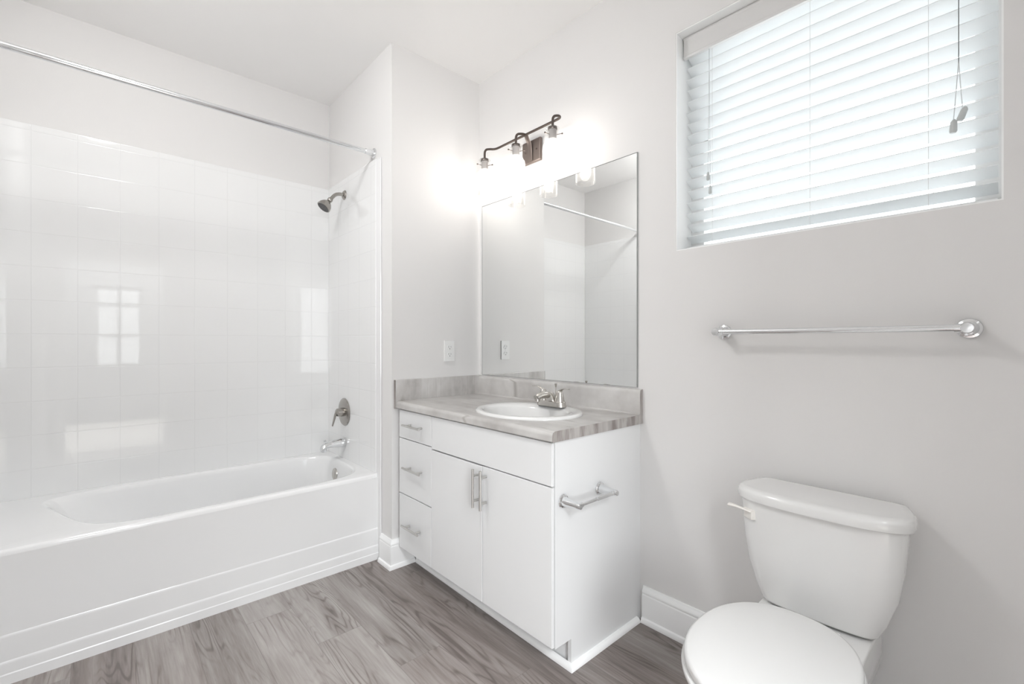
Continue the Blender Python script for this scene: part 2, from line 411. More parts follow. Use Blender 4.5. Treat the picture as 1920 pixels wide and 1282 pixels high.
# ------------------------------------------------------------------ bathtub
XT = -0.146      # face of the apron
RIM = 0.461
tub = thing('bathtub', 'white gloss alcove bathtub with stepped front apron below the tiled shower wall', 'bathtub', ((A+XT)/2, (D+YF)/2, 0))
cxb, cyb = -0.535, -1.235
def rect_ring(x0, x1, y0, y1, z, angs):
    out = []
    for t in angs:
        dx, dy = math.cos(t), math.sin(t); k = 1e9
        if dx > 1e-9: k = min(k, (x1-cxb)/dx)
        if dx < -1e-9: k = min(k, (x0-cxb)/dx)
        if dy > 1e-9: k = min(k, (y1-cyb)/dy)
        if dy < -1e-9: k = min(k, (y0-cyb)/dy)
        out.append((cxb+dx*k, cyb+dy*k, z))
    return out
def super_ring(ax0, ax1, ay0, ay1, z, angs, e=3.6):
    # half extents toward -x, +x, -y, +y
    out = []
    for t in angs:
        dx, dy = math.cos(t), math.sin(t)
        a = ax1 if dx > 0 else ax0; b = ay1 if dy > 0 else ay0
        k = (abs(dx/a)**e + abs(dy/b)**e)**(-1/e)
        px, py = dx*k, dy*k
        if py < 0: py += 0.34*min(1.0, -py/ay0)**2*px       # the sloping end runs at a slant
        out.append((cxb+px, cyb+py, z))
    return out
x0, x1, y0, y1 = A+0.002, XT, YF+0.002, D-0.002
corner = [math.atan2(y-cyb, x-cxb) for x in (x0, x1-0.012) for y in (y0, y1)]
angs = sorted([2*PI*k/120 - PI for k in range(120)] + corner)
s = Shape(); rings = []
rings.append(rect_ring(x0, x1, y0, y1, RIM-0.020, angs))
rings.append(rect_ring(x0, x1-0.0015, y0, y1, RIM-0.010, angs))
rings.append(rect_ring(x0, x1-0.006, y0, y1, RIM-0.003, angs))
rings.append(rect_ring(x0, x1-0.014, y0, y1, RIM, angs))
bx0, bx1, by0, by1 = 0.285, 0.340, 0.612, 0.607
for ins, dz in ((-0.012, 0), (0.0, -0.002), (0.010, -0.009), (0.016, -0.022), (0.022, -0.06), (0.032, -0.14), (0.045, -0.24), (0.062, -0.31), (0.095, -0.352), (0.15, -0.372), (0.22, -0.378)):
    dep = -dz/0.378
    rings.append(super_ring(bx0-ins*0.75, bx1-ins*0.75, by0-ins*0.9-0.20*dep**1.1, by1-ins*0.55, RIM+dz, angs, 5.0-2.0*dep))
s.loft(rings, cap0=False, cap1=True)
add('basin', s, M['acrylic'], tub, angle=60)
s = Shape()
prof = [(XT-0.05, RIM-0.022), (XT, RIM-0.019), (XT-0.001, 0.170), (XT+0.001, 0.166), (XT+0.002, 0.160), (XT+0.0015, 0.080), (XT+0.0035, 0.076), (XT+0.005, 0.070), (XT+0.005, 0.038), (XT+0.007, 0.034), (XT+0.008, 0.0), (XT-0.05, 0.0)]
s.prism(prof, 'y', y0, y1-0.003)
add('apron', s, M['acrylic'], tub, angle=20)
s = Shape(); s.lathe([(0.034, 0), (0.036, 0.004), (0.034, 0.011), (0.026, 0.014), (0.0, 0.015)], (-0.60, -0.6375, 0.374), (0, -1, 0.10), 32)
add('overflow_plate', s, M['nickel'], tub, label='brushed nickel overflow plate')

# moulded surround panels
ST = 2.182
sur = thing('shower_wall_panel', 'long white square-tile shower panel on the back wall above the bathtub', 'shower wall panel', (A+0.005, (D+YF)/2, RIM))
s = Shape(); s.box(A, A+0.010, YF, D, RIM-0.001, ST, 0.004); add('tiled_panel', s, M['tile_y'], sur)
sur = thing('shower_wall_panel', 'short white square-tile shower panel holding the shower head, valve and tub spout', 'shower wall panel', (-0.5, D-0.005, RIM))
s = Shape(); s.box(A+0.010, -0.168, D-0.010, D, RIM-0.001, ST, 0.004); add('tiled_panel', s, M['tile_x'], sur)
s = Shape(); s.box(-0.172, -0.114, D-0.007, D, 0.0, ST-0.006, 0.004); add('edge_flange', s, M['acrylic'], sur)
sur = thing('shower_wall_panel', 'white square-tile shower panel at the far tub end, seen only in the mirror', 'shower wall panel', (-0.5, YF+0.005, RIM))
s = Shape(); s.box(A+0.010, -0.168, YF, YF+0.010, RIM-0.001, ST, 0.004); add('tiled_panel', s, M['tile_x'], sur)
s = Shape(); s.box(-0.172, -0.114, YF, YF+0.007, 0.0, ST-0.006, 0.004); add('edge_flange', s, M['acrylic'], sur)

# curtain rod
rod = thing('shower_curtain_rod', 'long straight chrome shower curtain rod spanning the tub alcove', 'curtain rod', (-0.205, (D+YF)/2, 2.222))
RX, RZ = -0.205, 2.222
s = Shape(); s.cyl((RX, YF+0.05, RZ), (RX, D-0.045, RZ), 0.0125); add('rod', s, M['chrome'], rod)
for yy, sg in ((D, -1), (YF, 1)):
    s = Shape(); s.lathe([(0.027, 0), (0.027, 0.005), (0.019, 0.008), (0.017, 0.012), (0.0155, 0.052), (0.0125, 0.055)], (RX, yy, RZ), (0, sg, 0), 28)
    add('end_flange', s, M['chrome'], rod)

# shower head
SX = -0.59
sh = thing('overhead_shower', 'small nickel shower head on a bent arm high on the tub end wall', 'shower head', (SX, D-0.010, 2.081))
s = Shape(); s.lathe([(0.029, 0), (0.029, 0.003), (0.022, 0.010), (0.012, 0.013)], (SX, D-0.010, 2.081), (0, -1, 0), 28); add('wall_flange', s, M['shower_nickel'], sh)
arm = smooth_path([(SX, D-0.010, 2.081), (SX, D-0.045, 2.080), (SX, D-0.070, 2.068), (SX, D-0.092, 2.042), (SX, D-0.098, 2.034)], 6)
s = Shape(); s.tube(arm, 0.0105); add('arm', s, M['shower_nickel'], sh)
p = Vector((SX, D-0.094, 2.040)); ax = Vector((0, -0.60, -0.80)).normalized()
s = Shape(); s.lathe([(0.013, 0), (0.0155, 0.004), (0.0155, 0.014), (0.012, 0.019), (0.014, 0.026), (0.026, 0.036), (0.036, 0.052), (0.0405, 0.070), (0.0405, 0.074), (0.036, 0.0755)], p, ax, 32); add('head', s, M['shower_nickel'], sh)
s = Shape(); s.lathe([(0.0365, 0.0745), (0.034, 0.078), (0.0, 0.079)], p, ax, 32)
q = Vector((0,0,1)).rotation_difference(ax)
for r, n in ((0.010, 6), (0.020, 12), (0.029, 16)):
    for k in range(n):
        c = p + q @ Vector((r*math.cos(2*PI*k/n), r*math.sin(2*PI*k/n), 0.078)); s.cyl(c, c+ax*0.003, 0.0016, 0.001, 8)
add('spray_face', s, M['greyrubber'], sh, label='dark nozzle face')

# valve trim
vt = thing('shower_valve', 'round nickel shower valve plate with a single drooping lever handle', 'shower valve', (SX, D-0.010, 0.748))
s = Shape(); s.lathe([(0.084, 0), (0.085, 0.003), (0.080, 0.008), (0.055, 0.012), (0.030, 0.013)], (SX, D-0.010, 0.748), (0, -1, 0), 48); add('escutcheon', s, M['shower_nickel'], vt)
s = Shape(); s.lathe([(0.027, 0.010), (0.026, 0.030), (0.024, 0.048), (0.016, 0.054), (0, 0.055)], (SX, D-0.010, 0.748), (0, -1, 0), 32); add('hub', s, M['shower_nickel'], vt)
lv = smooth_path([(SX, D-0.050, 0.762), (SX, D-0.064, 0.745), (SX, D-0.074, 0.710), (SX, D-0.085, 0.668)], 6)
s = Shape(); s.tube(lv, [0.017 - 0.009*i/(len(lv)-1) for i in range(len(lv))], 16, flat=(0.45, 1.0), up=(0, -1, 0)); add('lever', s, M['shower_nickel'], vt)

# tub spout
sp = thing('tub_spout', 'chrome tub spout with a pull-up diverter above the tub rim', 'tub spout', (SX, D-0.010, 0.560))
rings = []
for i, (d, rx, zt, zb) in enumerate(((0.0, 0.027, 0.588, 0.532), (0.006, 0.029, 0.590, 0.531), (0.03, 0.028, 0.589, 0.535), (0.07, 0.0255, 0.583, 0.540), (0.105, 0.0235, 0.576, 0.540), (0.125, 0.022, 0.571, 0.526), (0.138, 0.020, 0.563, 0.524), (0.144, 0.015, 0.552, 0.524))):
    zc, hz = (zt+zb)/2, (zt-zb)/2
    rings.append([(SX+rx*math.cos(2*PI*k/24), D-0.010-d, zc+hz*math.sin(2*PI*k/24)) for k in range(24)])
s = Shape(); s.loft(rings); s.lathe([(0.016, 0), (0.016, -0.020), (0.0135, -0.020), (0.0125, -0.004)], (SX, D-0.134, 0.540), (0, 0, 1), 20); add('spout_body', s, M['chrome'], sp)
s = Shape(); s.lathe([(0.0035, 0), (0.0035, 0.012), (0.0075, 0.016), (0.008, 0.022), (0.005, 0.025), (0, 0.0255)], (SX, D-0.130, 0.566), (0, 0, 1), 16); add('diverter_knob', s, M['chrome'], sp)

# ------------------------------------------------------------------ vanity cabinet
VX0, VX1, VY, VT = 0.022, 1.110, -0.530, 0.8315
KZ, KY = 0.107, -0.449
van = thing('vanity_cabinet', 'white slab-front vanity cabinet with two doors and three drawers', 'cabinet', ((VX0+VX1)/2, -0.27, 0))
s = Shape()
s.prism([(0.0, 0.0), (KY, 0.0), (KY, KZ), (VY-0.004, KZ), (VY-0.004, VT), (0.0, VT)], 'x', VX1-0.016, VX1)
s.prism([(-0.003, 0.0), (KY, 0.0), (KY, KZ), (VY, KZ), (VY, VT), (-0.003, VT)], 'x', VX0, VX0+0.016)
s.box(VX0+0.016, VX1-0.016, -0.012, -0.003, KZ, VT).box(VX0+0.016, VX1-0.016, VY, -0.012, KZ, KZ+0.016)
add('carcass', s, M['cabinet'], van, smooth=False)
s = Shape()
for x_ in (VX0+0.016, 0.318, VX1-0.054): s.box(x_, x_+0.038, VY, VY+0.018, KZ+0.016, VT)
s.box(VX0+0.016, VX1-0.016, VY+0.001, VY+0.017, VT-0.04, VT).box(0.356, VX1-0.054, VY+0.001, VY+0.017, 0.650, 0.690)
s.box(VX0+0.05, 0.32, VY+0.001, VY+0.017, 0.665, 0.70).box(VX0+0.05, 0.32, VY+0.001, VY+0.017, 0.38, 0.415)
add('face_frame', s, M['cabinet'], van, smooth=False)
s = Shape(); s.box(VX0, VX1-0.001, KY+0.012, KY+0.024, 0.0, KZ); add('toe_kick', s, M['cabinet'], van, smooth=False)
# quarter-round along the kick and up the side
s = Shape(); qr = [(0, 0), (0.018, 0), (0.0175, 0.006), (0.0145, 0.013), (0.008, 0.0185), (0, 0.020)]
s.loft([[(VX0+0.004, KY+0.012-a*1.0, z) for a, z in qr], [(VX1+0.0+a, KY-0.0-a+0.0, z) for a, z in qr], [(VX1+a, -0.026, z) for a, z in qr]])
add('shoe_moulding', s, M['trim'], van)
FY0, FY1 = VY-0.0065, -0.549
def front(name, xa, xb, za, zb, handle):
    s = Shape(); s.box(xa, xb, FY1, FY0, za, zb, 0.0012, 1); f = add(name, s, M['cabinet'], van)
    if handle:
        s = Shape(); kind, hx, hz, ln = handle; yb = -0.581; r = 0.0058
        if kind == 'h':
            s.cyl((hx-ln/2, yb, hz), (hx+ln/2, yb, hz), r, n=16)
            for k in (-1, 1): s.cyl((hx+k*(ln/2-0.030), yb, hz), (hx+k*(ln/2-0.030), FY1, hz), 0.005, n=12)
        else:
            s.cyl((hx, yb, hz-ln/2), (hx, yb, hz+ln/2), r, n=16)
            for k in (-1, 1): s.cyl((hx, yb, hz+k*(ln/2-0.027)), (hx, FY1, hz+k*(ln/2-0.027)), 0.005, n=12)
        add('handle', s, M['steel'], f, label='satin steel bar pull')
    return f
front('drawer', 0.026, 0.3345, 0.6845, 0.8265, ('h', 0.196, 0.759, 0.165))
front('drawer', 0.026, 0.3345, 0.3985, 0.6800, ('h', 0.196, 0.544, 0.165))
front('drawer', 0.026, 0.3330, 0.1125, 0.3935, ('h', 0.184, 0.251, 0.158))
front('false_front', 0.3375, VX1-0.002, 0.6745, 0.8265, None)
front('door', 0.3365, 0.7195, 0.1125, 0.6680, ('v', 0.6985, 0.580, 0.157))
front('door', 0.7228, VX1-0.002, 0.1125, 0.6700, ('v', 0.7475, 0.581, 0.158))

# countertop with an oval cut-out, rolled front edge, back splash and side splash
CX0, CX1, CZ0, CZ1 = 0.021, 1.122, 0.832, 0.870
ct = thing('countertop', 'grey streaked laminate countertop with splashbacks on the white vanity', 'countertop', ((CX0+CX1)/2, -0.28, CZ1))
SKX, SKY, SKA, SKB = 0.737, -0.306, 0.258, 0.212
def ring_rect(x0, x1, y0, y1, z, angs, cx, cy):
    out = []
    for t in angs:
        dx, dy = math.cos(t), math.sin(t); k = 1e9
        if dx > 1e-9: k = min(k, (x1-cx)/dx)
        if dx < -1e-9: k = min(k, (x0-cx)/dx)
        if dy > 1e-9: k = min(k, (y1-cy)/dy)
        if dy < -1e-9: k = min(k, (y0-cy)/dy)
        out.append((cx+dx*k, cy+dy*k, z))
    return out
YFR = -0.563; rr = 0.017
angs = sorted([2*PI*k/80-PI for k in range(80)] + [math.atan2(y-SKY, x-SKX) for x in (CX0, CX1) for y in (YFR+rr, 0.0)])
ell = lambda z: [(SKX+(SKA-0.02)*math.cos(t), SKY+(SKB-0.02)*math.sin(t), z) for t in angs]
s = Shape()
s.loft([ring_rect(CX0, CX1, YFR+rr, 0.0, CZ0, angs, SKX, SKY), ring_rect(CX0, CX1, YFR+rr, 0.0, CZ1, angs, SKX, SKY), ell(CZ1), ell(CZ0), ring_rect(CX0, CX1, YFR+rr, 0.0, CZ0, angs, SKX, SKY)], False, False)
fr = [(YFR+rr, CZ1)] + [(YFR+rr-rr*math.sin(t), CZ1-rr+rr*math.cos(t)) for t in [PI/2*k/6 for k in range(1, 7)]] + [(YFR, CZ0+0.004), (YFR+0.004, CZ0), (YFR+rr, CZ0)]
s.prism(fr, 'x', CX0, CX1)
add('slab', s, M['counter'], ct, angle=30)
s = Shape()
bs = [(0.0, CZ1-0.001), (-0.030, CZ1-0.001), (-0.030, CZ1+0.0005), (-0.0245, CZ1+0.0025), (-0.0212, CZ1+0.008), (-0.0205, CZ1+0.088), (-0.0185, 0.9705), (-0.014, 0.9755), (-0.007, 0.977), (0.0, 0.977)]
s.prism(bs, 'x', CX0, CX1); add('backsplash', s, M['counter'], ct)
s = Shape(); s.box(0.0005, 0.0205, -0.5655, -0.0002, CZ0-0.002, 0.979, 0.0012, 1); add('side_splash', s, M['counter'], ct)

s = Shape(); s.prism(list(reversed(fr[:-1])) + [(0.0, CZ1), (0.0, CZ0), (YFR+rr, CZ0)], 'x', CX1, CX1+0.0014); add('end_strip', s, M['laminate_end'], ct, smooth=False, label='darker streaked laminate end strip')
s = Shape(); s.prism([(0.0, CZ1)] + [(-0.0205, CZ1)] + bs[5:], 'x', CX1, CX1+0.0014); add('end_strip', s, M['laminate_end'], ct, smooth=False, label='darker streaked laminate end strip')
s = Shape(); s.box(0.0005, 0.0205, -0.5669, -0.5657, CZ0-0.002, 0.979); add('end_strip', s, M['laminate_end'], ct, smooth=False, label='darker streaked laminate end strip')

# drop-in oval sink
sk = thing('sink', 'white oval drop-in sink set into the grey countertop', 'sink', (SKX, SKY, CZ1))
s = Shape(); rings = []
for f, z, cy in ((1.0, 0.8702, 0), (1.0, 0.874, 0), (0.985, 0.8795, 0), (0.955, 0.882, 0), (0.90, 0.882, 0), (0.84, 0.880, -0.006), (0.80, 0.874, -0.014), (0.775, 0.862, -0.017), (0.74, 0.835, -0.018), (0.67, 0.80, -0.018), (0.55, 0.768, -0.015), (0.38, 0.750, -0.010), (0.2, 0.744, -0.006), (0.08, 0.742, -0.004)):
    rings.append([(SKX+SKA*f*math.cos(2*PI*k/72), SKY+cy+SKB*f*math.sin(2*PI*k/72), z) for k in range(72)])
s.loft(rings, False, True); add('bowl', s, M['porcelain'], sk, angle=70)
s = Shape(); s.lathe([(0.022, 0), (0.022, 0.002), (0.016, 0.003), (0, 0.002)], (SKX, SKY-0.004, 0.742), (0, 0, 1), 24); add('drain', s, M['chrome'], sk)

# centre-set faucet on the sink deck
FX, FY, FZ = 0.735, -0.150, 0.8815
fc = thing('faucet', 'brushed nickel two-handle faucet on the back of the oval sink', 'faucet', (FX, FY, FZ))
def pill(hw, hd, z, cx, cy, n=40):
    out = []
    for k in range(n):
        t = 2*PI*k/n; c, q_ = math.cos(t), math.sin(t)
        out.append((cx + (hw-hd)*(1 if c > 0 else -1) + hd*c, cy + hd*q_, z))
    return out
s = Shape(); s.loft([pill(0.082, 0.028, FZ, FX, FY), pill(0.082, 0.028, FZ+0.004, FX, FY), pill(0.079, 0.0255, FZ+0.022, FX, FY), pill(0.076, 0.0225, FZ+0.025, FX, FY)]); add('base', s, M['nickel'], fc)
# spout: rises from the base and reaches forward and down to the aerator
def oval(hw, hd, cy, z): return [(FX+hw*math.cos(2*PI*k/28), cy+hd*math.sin(2*PI*k/28), z) for k in range(28)]
s = Shape(); s.loft([oval(0.029, 0.0235, FY-0.001, FZ+0.022), oval(0.026, 0.0235, FY-0.004, FZ+0.034), oval(0.0225, 0.025, FY-0.011, FZ+0.048), oval(0.019, 0.026, FY-0.018, FZ+0.060), oval(0.0145, 0.022, FY-0.021, FZ+0.066), oval(0.006, 0.010, FY-0.022, FZ+0.0685)])
spath = smooth_path([(FX, FY-0.016, FZ+0.050), (FX, FY-0.050, FZ+0.055), (FX, FY-0.082, FZ+0.051), (FX, FY-0.101, FZ+0.044)], 6); nS = len(spath)
s.tube(spath, [0.0185-0.003*i/(nS-1) for i in range(nS)], 20, up=(1, 0, 0), flat=(1.0, 0.85))
s.cyl((FX, FY-0.091, FZ+0.046), (FX, FY-0.093, FZ+0.028), 0.0115, 0.0105, 20); add('spout', s, M['nickel'], fc)
for sg in (-1, 1):
    hx = FX + sg*0.0515
    s = Shape(); s.lathe([(0.0225, FZ+0.0245), (0.0225, FZ+0.027), (0.021, FZ+0.030), (0.0155, FZ+0.062), (0.0135, FZ+0.070), (0.009, FZ+0.075), (0, FZ+0.076)], (hx, FY, 0), (0, 0, 1), 28); hn = add('handle', s, M['nickel'], fc)
    pth = smooth_path([(hx-sg*0.006, FY, FZ+0.062), (hx+sg*0.010, FY-0.002, FZ+0.077), (hx+sg*0.035, FY-0.005, FZ+0.086), (hx+sg*0.062, FY-0.008, FZ+0.085)], 5); nn = len(pth)
    s = Shape(); s.tube(pth, [0.0125 - 0.0045*i/(nn-1) for i in range(nn)], 14, up=(0, 0, 1), flat=[(0.75-0.45*min(1, 2*i/nn), 1.0) for i in range(nn)]); add('lever', s, M['nickel'], hn)
s = Shape(); s.cyl((FX, FY+0.026, FZ+0.004), (FX, FY+0.030, FZ+0.088), 0.0025, n=10); s.lathe([(0.003, 0), (0.0062, 0.014), (0.0068, 0.017), (0, 0.018)], (FX, FY+0.030, FZ+0.084), (0, 0, 1), 14); add('lift_rod', s, M['nickel'], fc)

# mirror
mi = thing('wall_mirror', 'large frameless rectangular mirror above the grey backsplash', 'mirror', (0.567, -0.003, 0.983))
s = Shape(); s.box(0.036, 1.0985, -0.0065, -0.0005, 0.983, 1.9875, 0.0018, 1); add('glass', s, M['mirror'], mi, smooth=False)
s = Shape(); s.box(0.034, 0.0358, -0.006, -0.0004, 0.983, 1.988).box(1.0987, 1.1005, -0.006, -0.0004, 0.983, 1.988).box(0.034, 1.1005, -0.006, -0.0004, 1.9877, 1.9893); add('edge', s, M['mirroredge'], mi, smooth=False)

# duplex outlet on the short wall
ou = thing('wall_outlet', 'white duplex power outlet on the short wall beside the mirror', 'outlet', (0.0, -0.220, 1.126))
s = Shape(); s.box(0.0004, 0.0065, -0.2545, -0.1855, 1.067, 1.1855, 0.0022, 2); add('cover_plate', s, M['plastic'], ou)
for zc in (1.147, 1.106):
    s = Shape(); s.lathe([(0.0165, 0), (0.0165, 0.0075), (0.0155, 0.0085)], (0.0, -0.220, zc), (1, 0, 0), 28, sx=0.86); rc = add('receptacle', s, M['plastic'], ou)
    s = Shape(); s.box(0.0084, 0.0091, -0.2280, -0.2262, zc-0.002, zc+0.008).box(0.0084, 0.0091, -0.2138, -0.2120, zc-0.001, zc+0.007); s.cyl((0.0084, -0.220, zc-0.0085), (0.0091, -0.220, zc-0.0085), 0.0026, n=12)
    add('slot', s, M['dark'], rc, label='dark socket slots')
s = Shape(); s.cyl((0.006, -0.220, 1.1265), (0.0075, -0.220, 1.1265), 0.0032, n=14); add('screw', s, M['plastic'], ou)

# ------------------------------------------------------------------ vanity light
vl = thing('vanity_light', 'bronze three-lamp vanity light with clear glass shades above the mirror', 'wall light', (0.466, -0.012, 2.18))
LX, LY, LZ = (0.212, 0.467, 0.722), -0.128, 2.186
s = Shape(); s.box(0.397, 0.535, -0.0195, -0.0005, 2.122, 2.243, 0.007, 3); add('backplate', s, M['bronzeplate'], vl)
BZ, BY = 2.258, -0.060
strap = smooth_path([(0.466, -0.021, 2.130), (0.466, -0.0235, 2.170), (0.466, -0.029, 2.212), (0.466, -0.046, 2.240), (0.466, BY+0.004, BZ)], 6)
s = Shape(); s.tube(strap, 0.014, 16, up=(1, 0, 0), flat=(1.0, 0.28)); add('arm', s, M['bronzeplate'], vl)
for x_ in (0.425, 0.507):
    s = Shape(); s.lathe([(0.0045, 0), (0.0045, 0.003), (0, 0.005)], (x_, -0.0195, 2.184), (0, -1, 0), 14); add('screw', s, M['bronze'], vl)
def neck(x, sg):     # from the bar, round the corner, forward and down into the socket
    return [(x+sg*0.075, BY, BZ), (x+sg*0.040, BY, BZ), (x+sg*0.016, BY-0.003, BZ), (x+sg*0.004, BY-0.014, BZ-0.001), (x, BY-0.030, BZ-0.004), (x, LY+0.014, BZ-0.013), (x, LY+0.003, BZ-0.026), (x, LY, BZ-0.042), (x, LY, LZ)]
left = smooth_path(neck(LX[0], 1), 5); right = smooth_path(neck(LX[2], -1), 5)
s = Shape(); s.tube(list(reversed(left)) + right, 0.0062, 12); add('bar', s, M['bronze'], vl)
mid = smooth_path([(LX[1], BY, BZ), (LX[1], BY-0.015, BZ-0.001), (LX[1], BY-0.030, BZ-0.004), (LX[1], LY+0.014, BZ-0.013), (LX[1], LY+0.003, BZ-0.026), (LX[1], LY, BZ-0.042), (LX[1], LY, LZ)], 5)
s = Shape(); s.tube(mid, 0.0062, 12); add('stem', s, M['bronze'], vl)
for lx in LX:
    s = Shape(); s.lathe([(0.010, 0.004), (0.021, 0.002), (0.0225, -0.002), (0.0225, -0.010), (0.0195, -0.011)], (lx, LY, LZ), (0, 0, 1), 28); sc_ = add('socket_cap', s, M['bronze'], vl)
    s = Shape(); s.lathe([(0.0185, -0.011), (0.0185, -0.056), (0.014, -0.058)], (lx, LY, LZ), (0, 0, 1), 28); add('socket', s, M['socket'], sc_)
    s = Shape()
    outer = [(0.0245, -0.002), (0.031, -0.003), (0.032, -0.006), (0.030, -0.009), (0.0258, -0.011), (0.0255, -0.055), (0.0285, -0.064), (0.038, -0.075), (0.0455, -0.086), (0.048, -0.100), (0.0495, -0.206)]
    s.lathe(outer + [(0.0475, -0.2075)] + [(r-0.003, z) for r, z in reversed(outer[6:])], (lx, LY, LZ), (0, 0, 1), 40, False, False); shd = add('glass_shade', s, M['shade'], vl, label='clear glass bottle shade')
    for k in range(3):
        a = math.radians(25 + 120*k); d = Vector((math.cos(a), math.sin(a), 0)); c = Vector((lx, LY, LZ-0.036))
        s = Shape(); s.cyl(c+d*0.020, c+d*0.044, 0.0016, n=8); s.cyl(c+d*0.044, c+d*0.050, 0.0036, n=12); add('thumb_screw', s, M['bronze'], shd)
    s = Shape(); s.lathe([(0.0125, -0.057), (0.0135, -0.068), (0.019, -0.084), (0.0265, -0.104), (0.0295, -0.122), (0.0275, -0.140), (0.019, -0.156), (0.008, -0.163), (0, -0.164)], (lx, LY, LZ), (0, 0, 1), 28); add('bulb', s, M['bulb'], vl, label='glowing frosted bulb')

# ------------------------------------------------------------------ window blind
bl = thing('window_blind', 'white slatted window blind hanging in the high window recess', 'blind', ((WX0+WX1)/2, 0.05, WZ1))
BX0, BX1 = WX0+0.008, WX1-0.007
s = Shape()
s.prism([(0.046, 2.322), (0.044, 2.330), (0.048, 2.336), (0.048, 2.394), (0.044, 2.400), (0.046, 2.4065), (0.060, 2.4065), (0.060, 2.322)], 'x', BX0+0.001, BX1); add('valance', s, M['valance'], bl)
s = Shape(); s.box(BX0+0.01, BX1-0.01, 0.062, 0.112, 2.366, 2.406, 0.002); add('head_rail', s, M['plastic'], bl)
TILT = math.radians(26); SW, STK, PITCH = 0.050, 0.0028, 0.0455; SY = 0.086
s = Shape(); zc = 1.776 - 4*PITCH; zs = []
while zc < 2.37:
    if zc > 1.575: zs.append(zc)
    zc += PITCH
for i, zc in enumerate(zs):
    prof = []
    for k in range(9):
        u = -0.5 + k/8; crown = 0.0022*(1-(2*u)**2)
        prof.append((u*SW, crown+STK/2))
    for k in range(8, -1, -1):
        u = -0.5 + k/8; crown = 0.0022*(1-(2*u)**2)
        prof.append((u*SW, crown-STK/2))
    ct_, st_ = math.cos(-TILT), math.sin(-TILT)      # room-side edge up
    pr = [(SY + a*ct_ - b_*st_, zc + a*st_ + b_*ct_) for a, b_ in prof]
    jx = 0.004*math.sin(i*2.1)
    s.prism(pr, 'x', BX0+0.006+jx, BX1-0.004)
add('slats', s, M['slat'], bl)
s = Shape(); s.box(BX0+0.006, BX1-0.004, SY-0.026, SY+0.026, 1.5465, 1.562, 0.003); add('bottom_rail', s, M['slat'], bl)
FRY = SY - 0.5*SW*math.cos(TILT) - 0.003
for x_ in (1.392, 1.722, 2.018):
    s = Shape()
    s.cyl((x_, FRY, 1.562), (x_, FRY, 2.37), 0.0007, n=6); s.cyl((x_+0.006, SY+0.025, 1.562), (x_+0.006, SY+0.025, 2.37), 0.0007, n=6)
    add('ladder_cord', s, M['plastic'], bl)
def cords(pairs, top):
    for (tx, tz), jz in pairs:
        yy = 0.054
        s = Shape(); s.tube([(top, yy, 2.37), (top, yy, jz), (tx, yy, tz+0.012)], 0.0009, 6); add('pull_cord', s, M['cord'], bl)
        s = Shape(); s.lathe([(0.0022, 0.016), (0.0052, 0.010), (0.0062, -0.014), (0.0045, -0.017), (0, -0.0172)], (tx, yy, tz), (0, 0, 1), 12); add('cord_tassel', s, M['tassel'], bl, label='grey cord tassel')
cords((((1.3785, 1.826), 2.30), ((1.3865, 1.771), 2.30)), 1.383)
s = None
for (tx, tz), lean in (((2.0885, 1.806), 0.35), ((2.0705, 1.777), 0.05)):
    yy = 0.054; s = Shape(); s.tube([(2.081, yy, 2.37), (2.081, yy, 1.955), (tx, yy, tz+0.016)], 0.0011, 6); add('pull_cord', s, M['cord'], bl)
    s = Shape(); s.lathe([(0.003, 0.020), (0.0075, 0.013), (0.0085, -0.012), (0.0065, -0.017), (0, -0.0175)], (tx, yy, tz), (lean, 0, 1), 12); add('cord_tassel', s, M['tassel'], bl, label='grey cord tassel')

# ------------------------------------------------------------------ towel bar and paper holder
def lathe_post(s, o, ax, prof, n=32): s.lathe(prof, o, ax, n)
tb = thing('towel_bar', 'chrome towel bar on the wall below the window blind', 'towel bar', (1.785, 0, 1.213))
TZ, TYB = 1.2135, -0.070
for x_ in (1.4655, 2.105):
    s = Shape(); lathe_post(s, (x_, -0.0003, TZ), (0, -1, 0), [(0.0265, 0), (0.027, 0.003), (0.025, 0.007), (0.0195, 0.009), (0.0185, 0.013), (0.0165, 0.030), (0.0145, 0.055), (0.0145, 0.078), (0.012, 0.083), (0, 0.084)])
    sg = 1 if x_ < 1.8 else -1
    s.cyl((x_, TYB, TZ), (x_+sg*0.0245, TYB, TZ), 0.0115, n=24); add('post', s, M['chrome'], tb)
s = Shape(); s.cyl((1.485, TYB, TZ), (2.086, TYB, TZ), 0.0092, n=24); add('bar', s, M['chrome'], tb)

tp = thing('toilet_paper_holder', 'chrome toilet paper holder without paper on the vanity side panel', 'paper holder', (VX1, -0.389, 0.615))
PZ = 0.6155
for y_ in (-0.4945, -0.2830):
    s = Shape(); lathe_post(s, (VX1+0.0003, y_, PZ), (1, 0, 0), [(0.0245, 0), (0.025, 0.003), (0.0225, 0.007), (0.0175, 0.009), (0.0165, 0.014), (0.0135, 0.035), (0.0115, 0.060), (0.0115, 0.078), (0.009, 0.083), (0, 0.084)])
    sg = 1 if y_ < -0.4 else -1
    s.cyl((VX1+0.070, y_, PZ), (VX1+0.070, y_+sg*0.020, PZ), 0.0095, n=20); add('post', s, M['chrome'], tp)
s = Shape(); s.cyl((VX1+0.070, -0.476, PZ), (VX1+0.070, -0.392, PZ), 0.0062, n=20); s.cyl((VX1+0.070, -0.392, PZ), (VX1+0.070, -0.301, PZ), 0.0078, n=20); add('roller', s, M['chrome'], tp)

